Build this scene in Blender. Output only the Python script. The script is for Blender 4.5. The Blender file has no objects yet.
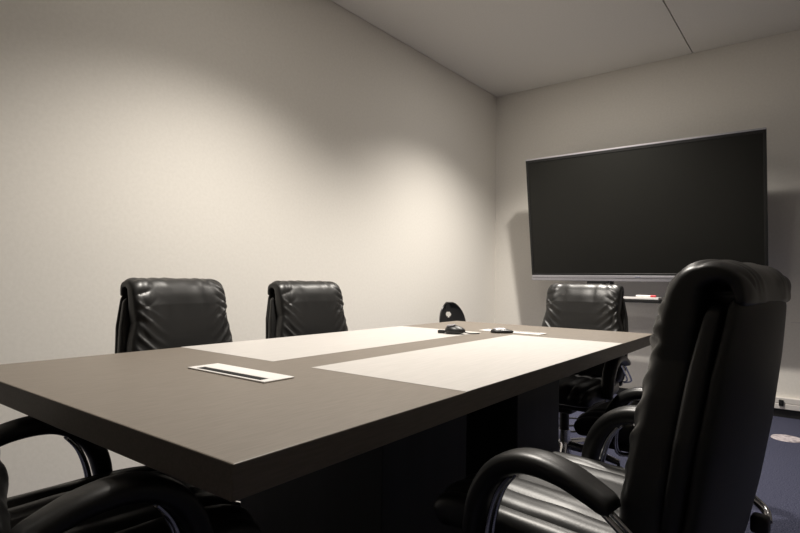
import bpy, bmesh, math, random
from mathutils import Vector, Matrix, noise

sc = bpy.context.scene
col = sc.collection
PI = math.pi

# ------------------------------------------------------------------ camera
CAM = Vector((2.7327, -5.0677, 0.99))
YAW, PITCH, ROLL = 0.66946, 0.02742, 0.01594
fw = Vector((-math.sin(YAW) * math.cos(PITCH), math.cos(YAW) * math.cos(PITCH), math.sin(PITCH)))
r0 = Vector((math.cos(YAW), math.sin(YAW), 0))
u0 = r0.cross(fw)
rr = r0 * math.cos(ROLL) + u0 * math.sin(ROLL)
uu = -r0 * math.sin(ROLL) + u0 * math.cos(ROLL)
cam = bpy.data.cameras.new('camera')
cam.sensor_width = 36
cam.lens = 536.62 / 800 * 36
cam.clip_start = 0.02
cam_o = bpy.data.objects.new('camera', cam)
M = Matrix(((rr.x, uu.x, -fw.x, CAM.x), (rr.y, uu.y, -fw.y, CAM.y), (rr.z, uu.z, -fw.z, CAM.z), (0, 0, 0, 1)))
cam_o.matrix_world = M
col.objects.link(cam_o)
sc.camera = cam_o

# ------------------------------------------------------------------ world, exposure
w = bpy.data.worlds.new('world')
sc.world = w
w.use_nodes = True
w.node_tree.nodes['Background'].inputs[0].default_value = (0.75, 0.8, 1.0, 1)
w.node_tree.nodes['Background'].inputs[1].default_value = 0.0
vs = sc.view_settings
vs.view_transform = 'Standard'
vs.look = 'None'
vs.gamma = 1
vs.use_curve_mapping = False
vs.exposure = 0.2

# ------------------------------------------------------------------ lights (recessed louvre luminaires)
H = 2.965
WARM = (1.0, 0.935, 0.85)
def lamp(name, x, y, power, angle, blend, radius):
    l = bpy.data.lights.new(name, 'SPOT')
    l.energy = power
    l.color = WARM
    l.spot_size = math.radians(angle)
    l.spot_blend = blend
    l.shadow_soft_size = radius
    o = bpy.data.objects.new(name, l)
    o.location = (x, y, H - 0.03)
    col.objects.link(o)
    return o
LAMPS = [(1.30, -3.42, 236, 124, 0.8, 0.07),
         (1.27, -1.30, 315, 124, 1.0, 0.045),
         ]
for a in LAMPS:
    lamp('ceiling_downlight', *a)
# the soft glow of the same luminaires beyond their cut-off
for gx, gy, ge in ((1.30, -3.60, 5.5), (1.27, -1.30, 6.5)):
    l = bpy.data.lights.new('luminaire_glow', 'AREA')
    l.shape = 'DISK'
    l.size = 0.26
    l.energy = ge
    l.color = WARM
    o = bpy.data.objects.new('luminaire_glow', l)
    o.location = (gx, gy, H - 0.02)
    col.objects.link(o)

# ------------------------------------------------------------------ materials
def mat(name, base, rough=0.5, metal=0.0, spec=0.5):
    m = bpy.data.materials.new(name)
    m.use_nodes = True
    b = m.node_tree.nodes['Principled BSDF']
    b.inputs['Base Color'].default_value = (*base, 1)
    b.inputs['Roughness'].default_value = rough
    b.inputs['Metallic'].default_value = metal
    b.inputs['Specular IOR Level'].default_value = spec
    return m
def nodes(m):
    return m.node_tree.nodes, m.node_tree.links, m.node_tree.nodes['Principled BSDF']
def noisy(m, scale, c0, c1, bump=0.0, dist=0.002, stretch=(1, 1, 1), detail=4, lo=0.35, hi=0.65):
    n, l, b = nodes(m)
    tc = n.new('ShaderNodeTexCoord')
    mp = n.new('ShaderNodeMapping')
    mp.inputs['Scale'].default_value = stretch
    l.new(tc.outputs['Object'], mp.inputs[0])
    t = n.new('ShaderNodeTexNoise')
    t.inputs['Scale'].default_value = scale
    t.inputs['Detail'].default_value = detail
    l.new(mp.outputs[0], t.inputs['Vector'])
    if c0:
        r = n.new('ShaderNodeValToRGB')
        r.color_ramp.elements[0].position = lo
        r.color_ramp.elements[1].position = hi
        r.color_ramp.elements[0].color = (*c0, 1)
        r.color_ramp.elements[1].color = (*c1, 1)
        l.new(t.outputs[0], r.inputs[0])
        l.new(r.outputs[0], b.inputs['Base Color'])
    if bump:
        bp = n.new('ShaderNodeBump')
        bp.inputs['Strength'].default_value = bump
        bp.inputs['Distance'].default_value = dist
        l.new(t.outputs[0], bp.inputs['Height'])
        l.new(bp.outputs[0], b.inputs['Normal'])
    return m
m_wall = noisy(mat('wall_paint', (0.78, 0.75, 0.70), 0.9, 0, 0.2), 55, (0.83, 0.80, 0.745), (0.86, 0.83, 0.775), 0.12, 0.003)
m_ceil = noisy(mat('ceiling_board', (0.72, 0.70, 0.67), 0.92, 0, 0.2), 90, (0.80, 0.78, 0.745), (0.83, 0.81, 0.775), 0.15, 0.002)
m_groove = mat('ceiling_shadow_gap', (0.42, 0.39, 0.35), 0.9)
m_carpet = noisy(mat('navy_carpet', (0.03, 0.035, 0.07), 0.98, 0, 0.1), 170, (0.028, 0.030, 0.055), (0.095, 0.10, 0.15), 0.6, 0.004, detail=2)
m_skirt = mat('black_skirting', (0.012, 0.012, 0.013), 0.55)
m_trunk = noisy(mat('white_trunking', (0.75, 0.72, 0.69), 0.5), 30, (0.73, 0.70, 0.67), (0.77, 0.74, 0.71))
m_table = noisy(mat('dark_laminate', (0.2, 0.165, 0.135), 0.5, 0, 0.4), 16, (0.175, 0.150, 0.124), (0.205, 0.176, 0.147), 0.04, 0.001, (14, 1, 14), 6)
m_inlay = noisy(mat('pale_laminate', (0.8, 0.74, 0.66), 0.5, 0, 0.4), 10, (0.51, 0.49, 0.465), (0.555, 0.53, 0.505), 0.02, 0.001, (14, 1, 14), 5)
m_plinth = noisy(mat('charcoal_panel', (0.03, 0.03, 0.031), 0.6), 12, (0.028, 0.028, 0.029), (0.036, 0.036, 0.037), stretch=(1, 1, .1))
m_leather = noisy(mat('black_leather', (0.013, 0.0128, 0.0125), 0.40, 0, 0.6), 220, None, None, 0.12, 0.0015)
m_shell = noisy(mat('black_vinyl', (0.02, 0.019, 0.018), 0.5, 0, 0.45), 300, None, None, 0.15, 0.001)
m_chrome = noisy(mat('chrome', (0.72, 0.72, 0.74), 0.14, 1), 40, (0.70, 0.70, 0.72), (0.76, 0.76, 0.78))
m_blackp = noisy(mat('black_plastic', (0.012, 0.012, 0.013), 0.42), 150, None, None, 0.08, 0.001)
m_screen = noisy(mat('dark_screen_glass', (0.008, 0.008, 0.0068), 0.42, 0, 0.3), 3, (0.0078, 0.0078, 0.0066), (0.0084, 0.0084, 0.007))
m_bezel = mat('black_bezel', (0.008, 0.008, 0.008), 0.45)
m_silver = noisy(mat('silver_aluminium', (0.55, 0.54, 0.57), 0.38, 0.7), 60, (0.53, 0.52, 0.56), (0.57, 0.56, 0.60))
m_white = noisy(mat('white_plastic', (0.82, 0.80, 0.78), 0.4), 50, (0.81, 0.79, 0.77), (0.83, 0.81, 0.79))
m_red = noisy(mat('red_plastic', (0.5, 0.02, 0.03), 0.4), 50, (0.48, 0.02, 0.03), (0.54, 0.025, 0.035))
m_brush = noisy(mat('black_brush', (0.006, 0.006, 0.006), 0.95), 600, None, None, 0.6, 0.003)
m_tray = mat('tray_grey', (0.5, 0.5, 0.5), 0.45)
m_logo = mat('logo_grey_blue', (0.16, 0.17, 0.24), 0.4)
m_disc = noisy(mat('mottled_pale_disc', (0.45, 0.40, 0.42), 0.8), 45, (0.30, 0.26, 0.28), (0.62, 0.56, 0.58))

# ------------------------------------------------------------------ helpers
def obj(name, bm, m, parent=None, smooth=True, recalc=True):
    if recalc:
        bmesh.ops.recalc_face_normals(bm, faces=bm.faces)
    me = bpy.data.meshes.new(name)
    bm.to_mesh(me)
    bm.free()
    me.materials.append(m)
    if smooth:
        for p in me.polygons:
            p.use_smooth = True
        try:
            me.set_sharp_from_angle(angle=math.radians(40))
        except Exception:
            pass
    o = bpy.data.objects.new(name, me)
    col.objects.link(o)
    if parent:
        o.parent = parent
    return o
def tag(o, label, cat, group=None):
    o['label'] = label
    o['category'] = cat
    if group:
        o['group'] = group
    return o
def thing(name, label, cat, loc=(0, 0, 0), rz=0.0, group=None):
    o = bpy.data.objects.new(name, None)
    o.empty_display_size = 0.1
    col.objects.link(o)
    o.location = loc
    o.rotation_euler = (0, 0, rz)
    return tag(o, label, cat, group)
def struct(name, bm, m, smooth=False):
    o = obj(name, bm, m, smooth=smooth)
    o['kind'] = 'structure'
    return o
def box(bm, x0, x1, y0, y1, z0, z1, bevel=0.0, seg=2):
    r = bmesh.ops.create_cube(bm, size=1)
    vs_ = r['verts']
    for v in vs_:
        v.co = Vector(((x0 + x1) / 2 + v.co.x * (x1 - x0), (y0 + y1) / 2 + v.co.y * (y1 - y0), (z0 + z1) / 2 + v.co.z * (z1 - z0)))
    if bevel:
        es = list({e for v in vs_ for e in v.link_edges})
        bmesh.ops.bevel(bm, geom=es, offset=bevel, segments=seg, profile=0.5, affect='EDGES')
    return bm
def nb():
    return bmesh.new()
def cyl(bm, p0, p1, r0_, r1_=None, n=20):
    return tube(bm, [p0, p1], [r0_, r1_ if r1_ is not None else r0_], n)
def smooth_path(pts, k=6):
    pts = [Vector(p) for p in pts]
    out = []
    n = len(pts)
    for i in range(n - 1):
        p0 = pts[max(i - 1, 0)]; p1 = pts[i]; p2 = pts[i + 1]; p3 = pts[min(i + 2, n - 1)]
        for j in range(k):
            t = j / k
            out.append(0.5 * ((2 * p1) + (p2 - p0) * t + (2 * p0 - 5 * p1 + 4 * p2 - p3) * t * t + (3 * p1 - p0 - 3 * p2 + p3) * t ** 3))
    out.append(pts[-1])
    return out
def tube(bm, pts, radii, n=14, closed=False):
    pts = [Vector(p) for p in pts]
    if not isinstance(radii, (list, tuple)):
        radii = [radii] * len(pts)
    t0 = (pts[1] - pts[0]).normalized()
    ref = Vector((0, 0, 1)) if abs(t0.z) < 0.9 else Vector((1, 0, 0))
    nrm = (ref - t0 * ref.dot(t0)).normalized()
    rings = []
    N = len(pts)
    for i, p in enumerate(pts):
        if closed:
            t = (pts[(i + 1) % N] - pts[i - 1]).normalized()
        else:
            t = (pts[min(i + 1, N - 1)] - pts[max(i - 1, 0)]).normalized()
        nrm = (nrm - t * nrm.dot(t)).normalized()
        bi = t.cross(nrm)
        rings.append([bm.verts.new(p + (nrm * math.cos(2 * PI * k / n) + bi * math.sin(2 * PI * k / n)) * radii[i]) for k in range(n)])
    for i in range(N if closed else N - 1):
        a, b = rings[i], rings[(i + 1) % N]
        for k in range(n):
            bm.faces.new((a[k], a[(k + 1) % n], b[(k + 1) % n], b[k]))
    if not closed:
        bm.faces.new(rings[0][::-1])
        bm.faces.new(rings[-1])
    return bm
def sgnpow(v, e):
    return math.copysign(abs(v) ** e, v)
def interp(tab, s):
    n = len(tab) - 1
    f = min(max(s, 0), 1) * n
    i = min(int(f), n - 1)
    return tab[i] + (tab[i + 1] - tab[i]) * (f - i)
def sstep(a, b, x):
    t = min(max((x - a) / (b - a), 0), 1)
    return t * t * (3 - 2 * t)
def sweep(bm, spine, halfT, halfW, nu=72, ns=70, expo=3.2, disp=None, roundends=(0.06, 0.06)):
    """closed padded body: spine in the x-z plane, width along y, thickness along the spine normal"""
    sp = smooth_path([(p[0], 0, p[1]) for p in spine], 10)
    L = [0]
    for a, b in zip(sp, sp[1:]):
        L.append(L[-1] + (b - a).length)
    tot = L[-1]
    def at(s):
        d = s * tot
        for i in range(len(L) - 1):
            if d <= L[i + 1] or i == len(L) - 2:
                t = (d - L[i]) / max(L[i + 1] - L[i], 1e-9)
                return sp[i].lerp(sp[i + 1], t)
    rings = []
    re0, re1 = roundends
    for i in range(ns + 1):
        f = i / ns
        s = 0.5 - 0.5 * math.cos(PI * f)
        s = 0.65 * f + 0.35 * s
        p = at(s)
        t = (at(min(s + .004, 1)) - at(max(s - .004, 0))).normalized()
        nrm = Vector((t.z, 0, -t.x))               # forward when the spine runs up
        k = 1.0
        if re0 and s < re0:
            k = math.sqrt(max(1 - (1 - s / re0) ** 2, 0.0)) * .97 + .03
        if re1 and s > 1 - re1:
            k = min(k, math.sqrt(max(1 - (1 - (1 - s) / re1) ** 2, 0.0)) * .97 + .03)
        T = interp(halfT, s) * k
        W = interp(halfW, s) * (0.82 + 0.18 * k)
        ring = []
        for j in range(nu):
            a = 2 * PI * j / nu
            cy = sgnpow(math.cos(a), 2 / expo)
            st = sgnpow(math.sin(a), 2 / expo)
            d = disp(cy, st, s, k) if disp else 0.0
            ring.append(bm.verts.new(p + nrm * (T * st + d) + Vector((0, W * cy, 0))))
        rings.append(ring)
    for a, b in zip(rings, rings[1:]):
        for j in range(nu):
            bm.faces.new((a[j], a[(j + 1) % nu], b[(j + 1) % nu], b[j]))
    bm.faces.new(rings[0][::-1])
    bm.faces.new(rings[-1])
    return bm
def copy_tree(o, parent=None):
    c = o.copy()
    col.objects.link(c)
    if parent:
        c.parent = parent
        c.matrix_parent_inverse = o.matrix_parent_inverse
    for ch in list(o.children):
        copy_tree(ch, c)
    return c

# ------------------------------------------------------------------ the room
RX, FY = 6.2, -7.6
struct('floor', box(nb(), -0.1, RX + .1, FY - .1, 0.1, -0.1, 0.0), m_carpet)
struct('wall_left', box(nb(), -0.1, 0.0, FY - .1, 0.1, 0, H + .05), m_wall)
struct('wall_back', box(nb(), 0.0, RX, 0.0, 0.1, 0, H + .05), m_wall)
struct('wall_right', box(nb(), RX, RX + .1, FY - .1, 0.1, 0, H + .05), m_wall)
struct('wall_front', box(nb(), 0.0, RX, FY - .1, FY, 0, H + .05), m_wall)
SEAM = 1.864
bm = nb()
box(bm, 0.004, SEAM - .004, FY, -0.004, H, H + .02, 0.002, 1)
box(bm, SEAM + .004, 3.72, FY, -0.004, H, H + .02, 0.002, 1)
box(bm, 3.728, 5.58, FY, -0.004, H, H + .02, 0.002, 1)
box(bm, 5.588, RX, FY, -0.004, H, H + .02, 0.002, 1)
struct('ceiling', bm, m_ceil)
struct('trim_1', box(nb(), -0.1, RX + .1, FY - .1, 0.1, H + .02, H + .1), m_groove)
struct('baseboard_back', box(nb(), 0.0, RX, -0.014, 0.0, 0.0, 0.062), m_skirt)
bm = nb()
box(bm, 1.95, RX, -0.035, 0.0, 0.064, 0.105, 0.004)
box(bm, 1.95, RX, -0.030, 0.0, 0.107, 0.150, 0.004)
struct('trim_2', bm, m_trunk)
struct('trim_3', box(nb(), 2.53, RX, -0.006, 0.0, 0.720, 0.727), m_trunk)

# ------------------------------------------------------------------ conference table
TH = 0.02482
L_, W_ = 2.5535, 1.1796
tx, ty = 2.107, -4.6322
cT, sT = math.cos(TH), math.sin(TH)
def tp(u, v):                                  # u: from the near end, v: from the right edge
    return (tx - cT * v - sT * u, ty - sT * v + cT * u)
tc_ = tp(L_ / 2, W_ / 2)
table = thing('conference_table', 'long dark brown conference table with two pale inlaid fields in its top', 'table', (tc_[0], tc_[1], 0), TH)
# table frame: x to the right edge, y to the far end, origin at the middle
hw, hl = W_ / 2, L_ / 2
obj('tabletop', box(nb(), -hw, hw, -hl, hl, 0.688, 0.74, 0.0025, 2), m_table, table, smooth=False)
u1, u2, s_ = 0.628, 1.955, 0.0832
for x0, x1 in ((s_, hw - .0008), (-hw + .0008, -s_)):
    o = obj('inlay_panel', box(nb(), x0, x1, u1 - hl, u2 - hl, 0.739, 0.7406), m_inlay, table, smooth=False)
    o['label'] = 'pale wood inlay'
for y0, y1 in ((-0.62, -0.18), (0.21, 0.65)):
    ped = obj('pedestal', box(nb(), -0.265, 0.325, y0, y1, 0.03, 0.689, 0.003, 1), m_plinth, table, smooth=False)
    obj('plinth_foot', box(nb(), -0.24, 0.29, y0 + .025, y1 - .025, 0.0, 0.031), m_bezel, ped, smooth=False)
obj('modesty_panel', box(nb(), -0.012, 0.012, -0.195, 0.215, 0.18, 0.688), m_plinth, table, smooth=False)

def cable_flap(label, u, v, flip):
    x, y = tp(u, v)
    t = thing('cable_flap', label, 'cable outlet', (x, y, 0.7402), TH + (PI if flip else 0), 'cable outlets in the tabletop')
    lx, ly = 0.163, 0.048
    bm = nb()
    box(bm, -lx, lx, -ly, -0.040, 0, 0.004, 0.001, 1)
    box(bm, -lx, lx, -0.012, ly, 0, 0.004, 0.001, 1)
    box(bm, -lx, -0.138, -0.041, -0.011, 0, 0.004, 0.001, 1)
    box(bm, 0.138, lx, -0.041, -0.011, 0, 0.004, 0.001, 1)
    obj('frame', bm, m_white, t, smooth=False)
    obj('brush_strip', box(nb(), -0.139, 0.139, -0.041, -0.011, 0.0002, 0.0030), m_brush, t, smooth=False)
    return t
cable_flap('white framed cable slot in the tabletop near the near end of the table', 0.437, 0.581, False)
cable_flap('white cable plate in the tabletop near the far end, beside the computer mouse', 2.075, 0.565, True)

# ------------------------------------------------------------------ executive chair
def crease(x):                                     # rounded ridges with narrow valleys
    return abs(math.sin(PI * x)) ** 0.5 - 0.7
FOLDS = [(0.985, 0.735, 0.50, 0.600, 0.0065), (1.0, 0.675, 0.42, 0.500, 0.0080), (1.0, 0.610, 0.46, 0.440, 0.0075), (1.0, 0.545, 0.40, 0.350, 0.0085),
         (1.0, 0.470, 0.55, 0.310, 0.0070), (1.0, 0.390, 0.45, 0.210, 0.0080), (1.0, 0.300, 0.50, 0.150, 0.0070)]
def fold_ridges(u, s):
    h = 0.0
    au = abs(u)
    sh = 0.016 if u > 0 else -0.008
    for a0, s0, a1, s1, amp in FOLDS:
        t = (a0 - au) / (a0 - a1)
        if 0 <= t <= 1.0:
            c = s0 + sh + (s1 - s0) * (t ** 0.85)
            h += 0.8 * amp * (1 - t) ** 0.6 * sstep(0, 0.12, t + .04) * math.exp(-((s - c) / 0.017) ** 2)
    return h
def back_disp(u, st, s, k):
    d = 0.0
    if st > 0:
        f = sstep(0.0, 0.9, st)
        au = abs(u)
        sg = 1 if u > 0 else -1
        edge = sstep(0.30, 0.90, au)
        ph = noise.noise(Vector((u * 2.1, s * 4.0, 1.3)))
        amp = 0.65 + 0.9 * noise.noise(Vector((u * 2.0, s * 6.0, 7.7)))
        if s < 0.78:                               # long diagonal folds drawn in from the sides
            env = sstep(0.04, 0.22, s) * (1 - sstep(0.66, 0.78, s))
            d += 0.0100 * amp * edge * env * crease(6.5 * s - 3.0 * au + 0.55 * ph + 0.2 * sg)
        env = sstep(0.58, 0.68, s) * (1 - sstep(0.92, 0.99, s))
        e2 = sstep(0.55, 0.97, au)                 # gathers at the ends of the roll
        d += 0.0130 * amp * e2 * env * crease(15 * s + 3.0 * au + 0.8 * ph)
        d += 0.0016 * env * (1 - e2) * math.sin(22 * u + 9 * ph + 6 * s)
        d += fold_ridges(u, s)
        d += 0.0030 * noise.noise(Vector((u * 3, s * 7, 4.0)))
        d *= f * (1 - 0.40 * sstep(0.90, 1.0, au))
    return d * k
def seat_disp(u, st, s, k):
    d = 0.0
    if st < 0:                                     # spine runs rearward-to-front, the upper side is st<0
        f = sstep(0.0, 0.7, -st)
        x = (u * 3.6) % 1.0
        d -= 0.013 * f * (math.sqrt(max(1 - (2 * x - 1) ** 2, 0)) - 0.6)
        d += 0.004 * f * noise.noise(Vector((u * 4, s * 5, 0.5)))
    return d * k

def make_chair(label):
    t = thing('office_chair', label, 'chair', group=None)
    # seat, lx from -0.22 (rear) to 0.26 (front)
    bm = nb()
    sweep(bm, [(-0.23, 0.415), (-0.12, 0.412), (0.02, 0.413), (0.14, 0.417), (0.22, 0.410), (0.262, 0.375)],
          [0.050, 0.054, 0.056, 0.056, 0.052, 0.045], [0.225, 0.235, 0.242, 0.245, 0.243, 0.235], 140, 50, 3.6, seat_disp, (0.07, 0.09))
    obj('seat', bm, m_leather, t)
    obj('seat_pan', box(nb(), -0.20, 0.20, -0.20, 0.20, 0.335, 0.365, 0.012, 3), m_shell, t)
    # backrest with the pad rolled over its top
    bm = nb()
    spine = [(-0.188, 0.43), (-0.205, 0.52), (-0.222, 0.64), (-0.240, 0.76), (-0.254, 0.855), (-0.262, 0.905), (-0.278, 0.938), (-0.310, 0.950), (-0.338, 0.936), (-0.347, 0.895)]
    sweep(bm, spine,
          [0.044, 0.050, 0.052, 0.052, 0.050, 0.047, 0.048, 0.046, 0.036, 0.020, 0.011],
          [0.236, 0.250, 0.252, 0.247, 0.240, 0.230, 0.214, 0.218, 0.218, 0.212, 0.204], 136, 170, 4.2, back_disp, (0.05, 0.015))
    back = obj('backrest', bm, m_leather, t)
    # piped side gusset behind the pad
    bm = nb()
    sweep(bm, [(-0.242, 0.43), (-0.258, 0.56), (-0.279, 0.70), (-0.300, 0.84), (-0.312, 0.90)],
          [0.016, 0.022, 0.024, 0.022, 0.016], [0.238, 0.252, 0.251, 0.238, 0.214], 48, 40, 5.0, None, (0.05, 0.05))
    obj('side_gusset', bm, m_leather, t)
    bm = nb()
    sweep(bm, [(-0.260, 0.40), (-0.282, 0.54), (-0.306, 0.70), (-0.328, 0.84), (-0.338, 0.915)],
          [0.012, 0.018, 0.021, 0.018, 0.012], [0.222, 0.246, 0.248, 0.236, 0.206], 64, 50, 3.4,
          lambda u, st, s, k: (-0.014 * (1 - u * u) if st < 0 else 0) * k, (0.07, 0.05))
    obj('back_shell', bm, m_shell, t)
    # armrests with twin chrome tubes
    for sd in (1, -1):
        bm = nb()
        sweep(bm, [(-0.175, 0.545), (-0.135, 0.564), (-0.085, 0.582), (-0.030, 0.589), (0.018, 0.581), (0.064, 0.552), (0.098, 0.500), (0.114, 0.440), (0.117, 0.398)],
              [0.017, 0.020, 0.022, 0.0225, 0.022, 0.021, 0.018], [0.031, 0.033, 0.034, 0.034, 0.033, 0.031, 0.028], 28, 44, 2.8, None, (0.05, 0.05))
        for v in bm.verts:
            v.co.y += sd * 0.268
        arm = obj('armrest', bm, m_leather, t)
        for dy in (-0.011, 0.011):
            y = sd * 0.262 + dy
            p = smooth_path([(0.030, y, 0.550), (0.058, y, 0.512), (0.078, y, 0.450), (0.085, y, 0.378), (0.075, y - sd * .02, 0.340), (0.04, y - sd * .07, 0.332)], 6)
            fr = obj('arm_tube', tube(nb(), p, 0.0052, 10), m_chrome, arm)
            fr['label'] = 'chrome tube'
            p = smooth_path([(-0.150, y, 0.540), (-0.20, y, 0.503), (-0.265, y - sd * 0.002, 0.455), (-0.300, y - sd * 0.016, 0.432), (-0.312, y - sd * 0.055, 0.420)], 5)
            fr = obj('arm_tube', tube(nb(), p, 0.0055, 10), m_chrome, arm)
            fr['label'] = 'chrome tube'
        bm = nb()
        box(bm, -0.316, -0.282, sd * 0.195 - .018, sd * 0.195 + .018, 0.400, 0.438, 0.008, 3)
        obj('arm_bracket', bm, m_blackp, arm)
    # gas lift and star base
    bm = nb()
    box(bm, -0.09, 0.09, -0.075, 0.075, 0.285, 0.337, 0.012, 3)
    cyl(bm, (0, 0, 0.16), (0, 0, 0.30), 0.026, 0.026)
    cyl(bm, (0.0, 0.06, 0.31), (0.02, 0.26, 0.315), 0.006, 0.006, 10)
    obj('tilt_mechanism', bm, m_blackp, t)
    base = obj('star_base', cyl(nb(), (0, 0, 0.065), (0, 0, 0.20), 0.040, 0.032, 24), m_chrome, t)
    for k in range(5):
        a = 2 * PI * k / 5 + 0.35
        ca, sa = math.cos(a), math.sin(a)
        bm = nb()
        tube(bm, [(0.03 * ca, 0.03 * sa, 0.118), (0.16 * ca, 0.16 * sa, 0.108), (0.29 * ca, 0.29 * sa, 0.078)], [0.024, 0.020, 0.015], 14)
        obj('leg', bm, m_chrome, base)
        bm = nb()
        px, py = 0.285 * ca, 0.285 * sa
        qx, qy = -sa, ca
        for sg in (-1, 1):
            cyl(bm, (px + qx * sg * .008, py + qy * sg * .008, 0.028), (px + qx * sg * .026, py + qy * sg * .026, 0.028), 0.028, 0.026, 20)
        cyl(bm, (px, py, 0.028), (px, py, 0.078), 0.008, 0.008, 10)
        obj('castor', bm, m_blackp, base)
    return t
UPPER = {'seat', 'seat_pan', 'backrest', 'side_gusset', 'back_shell', 'armrest', 'tilt_mechanism'}
proto = make_chair('')
used = [False]
def chair(label, x, y, rz, dz=0.0, group=None, recline=0.0):
    c = proto if not used[0] else copy_tree(proto)
    used[0] = True
    c.location = (x, y, 0)
    c.rotation_euler = (0, 0, rz)
    c['label'] = label
    c['group'] = group or 'black leather office chairs around the table'
    for ch in c.children:
        if ch.name.split('.')[0] in UPPER:
            ch.location.z = dz
    return c
# local +x is the way the chair faces
CHAIRS = [
    ('black leather chair by the left wall, nearer the camera, behind the near cable slot', 0.89, -3.85, 0.12, 0.014),
    ('black leather chair by the left wall, second from the near end of the table', 0.905, -3.165, 0.03, 0.010),
    ('black leather chair at the far end of the table, in front of the display', 1.615, -2.19, -PI / 2 - .02, 0.018),
    ('large black leather chair seen from its side at the right foreground', 2.305, -3.83, PI - 0.10, 0.062),
    ('black leather chair mostly hidden behind the large foreground chair, only armrest and base showing', 2.195, -2.66, PI - 0.03, 0.0),
    ('black leather chair tucked under the near end of the table, cut off at lower left', 1.57, -4.60, PI / 2 - .10, 0.055),
]
for c in CHAIRS:
    chair(*c)

# ------------------------------------------------------------------ wall display
YT, YB = -0.500, -0.330
ZT, ZB = 2.126, 1.035
tilt = math.atan2(YB - YT, ZT - ZB)
hh = math.hypot(YB - YT, ZT - ZB)
disp = thing('wall_display', 'large dark interactive display with silver bottom bar on the back wall', 'television', (1.4945, YB, ZB), 0)
disp.rotation_euler = (tilt, 0, 0.008)
hx = 0.917
# local: x right, z up the screen, -y out of the screen
obj('housing', box(nb(), -hx + .004, hx - .004, 0.004, 0.070, 0.004, hh - .003, 0.006, 2), m_bezel, disp, smooth=False)
bm = nb()
box(bm, -hx, -hx + .020, -0.004, 0.030, 0.0, hh, 0.002, 1)
box(bm, hx - .020, hx, -0.004, 0.030, 0.0, hh, 0.002, 1)
box(bm, -hx + .019, hx - .019, -0.003, 0.030, hh - .034, hh - .012, 0.001, 1)
box(bm, -hx + .019, hx - .019, -0.003, 0.030, 0.034, 0.052, 0.001, 1)
obj('bezel', bm, m_bezel, disp, smooth=False)
obj('top_rail', box(nb(), -hx, hx, -0.006, 0.030, hh - .013, hh, 0.002, 1), m_silver, disp, smooth=False)
bar = obj('bottom_bar', box(nb(), -hx, hx, -0.012, 0.030, -0.014, 0.034, 0.003, 2), m_silver, disp, smooth=False)
obj('groove', box(nb(), -hx + .01, hx - .01, -0.0126, -0.008, 0.010, 0.013), m_bezel, bar, smooth=False)
obj('logo', box(nb(), 0.0, 0.045, -0.0128, -0.008, 0.0175, 0.0275, 0.002, 1), m_logo, bar, smooth=False)
obj('screen', box(nb(), -hx + .019, hx - .019, 0.001, 0.010, 0.051, hh - .033), m_screen, disp, smooth=False)
obj('wall_bracket', box(nb(), -0.25, 0.25, 0.068, 0.385, 0.46, 0.62), m_blackp, disp, smooth=False)
obj('sensor_module', box(nb(), -0.40, -0.22, -0.020, 0.030, -0.036, -0.012, 0.004, 2), m_blackp, disp, smooth=False)
# pen tray hung under the display
inv = (Matrix.Translation(disp.location) @ disp.rotation_euler.to_matrix().to_4x4()).inverted()
bm = nb()
box(bm, 1.19, 1.692, -0.385, -0.275, 0.845, 0.874, 0.004, 2)
tr = obj('pen_tray', bm, m_blackp, disp, smooth=False)
tr.matrix_parent_inverse = inv
lip = obj('tray_lip', box(nb(), 1.20, 1.684, -0.386, -0.280, 0.873, 0.890, 0.002, 1), m_white, tr, smooth=False)
for x in (1.20, 1.27):
    obj('tray_arm', box(nb(), x, x + .03, -0.283, -0.262, 0.850, 1.080), m_blackp, tr, smooth=False)
mk = thing('whiteboard_marker', 'white marker pen with a red cap lying on the pen tray', 'marker', (1.500, -0.335, 0.890 + .0095), 0)
obj('barrel', cyl(nb(), (0, 0, 0), (0.115, 0, 0), 0.0085, 0.0085, 16), m_white, mk)
obj('cap', cyl(nb(), (0.113, 0, 0), (0.155, 0, 0), 0.0105, 0.0095, 16), m_red, mk)

# ------------------------------------------------------------------ things on the table
sp = thing('conference_microphone', 'small black rounded device on the far left part of the tabletop', 'microphone', (1.335, -2.865, 0.7405), TH + .3)
bm = nb()
bmesh.ops.create_uvsphere(bm, u_segments=32, v_segments=16, radius=1)
for v in bm.verts:
    x, y, z = v.co
    v.co = Vector((x * 0.050, y * 0.040, max(z, -0.45) * (0.027 - .007 * x) + 0.0155))
obj('body', bm, m_blackp, sp)
bm = nb()
tube(bm, [(-0.018 + .020 * math.cos(2 * PI * k / 24), -0.012 + .016 * math.sin(2 * PI * k / 24), 0.042 + .003 * math.cos(2 * PI * k / 24)) for k in range(24)], 0.003, 8, True)
obj('ring', bm, m_silver, sp)
bm = nb()
box(bm, -0.085, -0.050, -0.012, 0.012, 0.0, 0.016, 0.004, 2)
obj('plug', bm, m_blackp, sp)
bm = nb()
tube(bm, smooth_path([(0.045, 0.01, 0.008), (0.07, 0.02, 0.004), (0.09, 0.035, 0.003), (0.105, 0.06, 0.003)], 6), 0.0028, 8)
obj('cable', bm, m_blackp, sp)
ms = thing('computer_mouse', 'black computer mouse with a pale shiny top at the far end of the tabletop', 'mouse', (1.468, -2.640, 0.7405), TH + 0.65)
bm = nb()
bmesh.ops.create_uvsphere(bm, u_segments=32, v_segments=16, radius=1)
for v in bm.verts:
    x, y, z = v.co
    v.co = Vector((x * 0.058 , y * 0.034 * (1 - .12 * x), max(z, -0.4) * 0.015 * (1 - .25 * x) + 0.0068))
obj('mouse_body', bm, m_blackp, ms)
bm = nb()
bmesh.ops.create_uvsphere(bm, u_segments=24, v_segments=12, radius=1)
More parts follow.
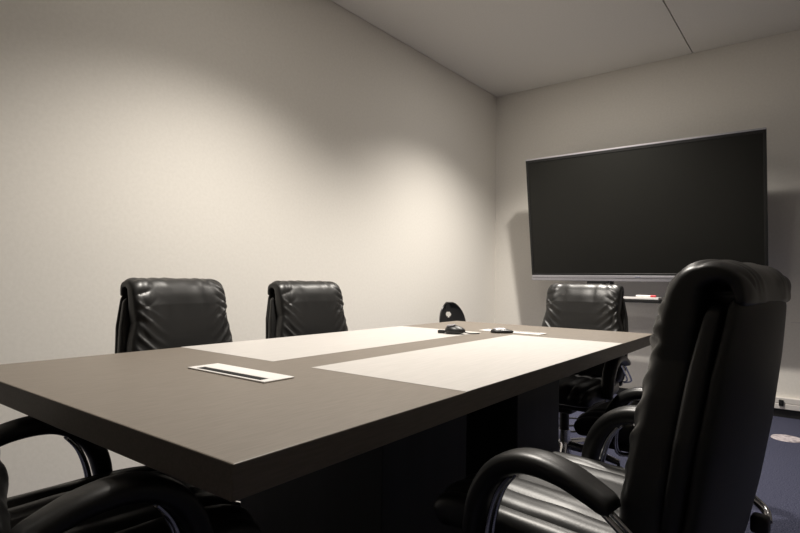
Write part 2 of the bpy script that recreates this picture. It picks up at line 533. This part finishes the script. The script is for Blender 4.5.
for v in bm.verts:
    x, y, z = v.co
    v.co = Vector((x * 0.034 - .012, y * 0.022, z * 0.007 + 0.0185))
obj('top_shell', bm, m_silver, ms)

# ------------------------------------------------------------------ stacking chair in the far left corner
st = thing('stacking_chair', 'black plastic stacking chair with a hand hole in its back, in the far left corner', 'chair', (0.43, -1.15, 0), -0.12)
def shell_bm():
    bm = nb()
    nu_, nv = 40, 40
    hw_, hh_ = 0.185, 0.385
    grid = {}
    for i in range(nu_ + 1):
        for j in range(nv + 1):
            a = -1 + 2 * i / nu_
            z = j / nv
            topc = math.sqrt(max(1 - (max(0, (z - .40) / .60) * 0.985) ** 2.4, 0.0))
            wdt = hw_ * (0.92 + .08 * z) * topc
            y = a * wdt
            x = -0.19 - 0.07 * z - 0.045 * (1 - a * a)
            grid[i, j] = bm.verts.new((x, y, 0.43 + hh_ * z))
    for i in range(nu_):
        for j in range(nv):
            ac = -1 + 2 * (i + .5) / nu_
            zc = (j + .5) / nv
            if ((ac) / 0.24) ** 2 + ((zc - .72) / 0.065) ** 2 < 1:
                continue
            bm.faces.new((grid[i, j], grid[i + 1, j], grid[i + 1, j + 1], grid[i, j + 1]))
    for v in [v for v in bm.verts if not v.link_faces]:
        bm.verts.remove(v)
    bmesh.ops.recalc_face_normals(bm, faces=bm.faces)
    r = bmesh.ops.solidify(bm, geom=bm.faces[:], thickness=0.010)
    return bm
obj('backrest', shell_bm(), m_blackp, st)
bm = nb()
sweep(bm, [(-0.215, 0.445), (-0.12, 0.435), (0.05, 0.440), (0.17, 0.445), (0.21, 0.425)], [0.008] * 5, [0.17, 0.19, 0.20, 0.20, 0.19], 40, 30, 4, None, (.05, .05))
obj('seat', bm, m_blackp, st)
for sx, sy in ((-1, -1), (-1, 1), (1, -1), (1, 1)):
    obj('leg', cyl(nb(), (sx * 0.14, sy * 0.15, 0.435), (sx * 0.20, sy * 0.19, 0.0), 0.011, 0.011, 14), m_chrome, st)

# ------------------------------------------------------------------ floor details
bm = nb()
tube(bm, smooth_path([(1.05, -1.35, .005), (1.18, -1.24, .005), (1.30, -1.15, .006), (1.40, -1.24, .012), (1.36, -1.36, .008), (1.26, -1.44, .005),
                      (1.30, -1.54, .005), (1.42, -1.50, .006), (1.46, -1.38, .010), (1.52, -1.26, .006), (1.68, -1.10, .005), (1.85, -0.80, .005), (1.95, -.30, .005)], 8), 0.0055, 8)
tag(obj('floor_cable', bm, m_blackp), 'black cable lying in loops on the blue carpet beyond the table base', 'cable')
bm = nb()
cyl(bm, (2.535, -0.71, 0), (2.535, -0.71, 0.006), 0.088, 0.084, 40)  # thin flat disc on the carpet, mottled between two pale tones
tag(obj('floor_disc', bm, m_disc), 'pale mottled round cover on the carpet at the right edge', 'disc')
bm = nb()
box(bm, 2.455, 2.485, -0.048, -0.030, 0.088, 0.135, 0.004, 2)
tag(obj('cable_clip', bm, m_blackp), 'small black clip on the white trunking at the right edge', 'clip')
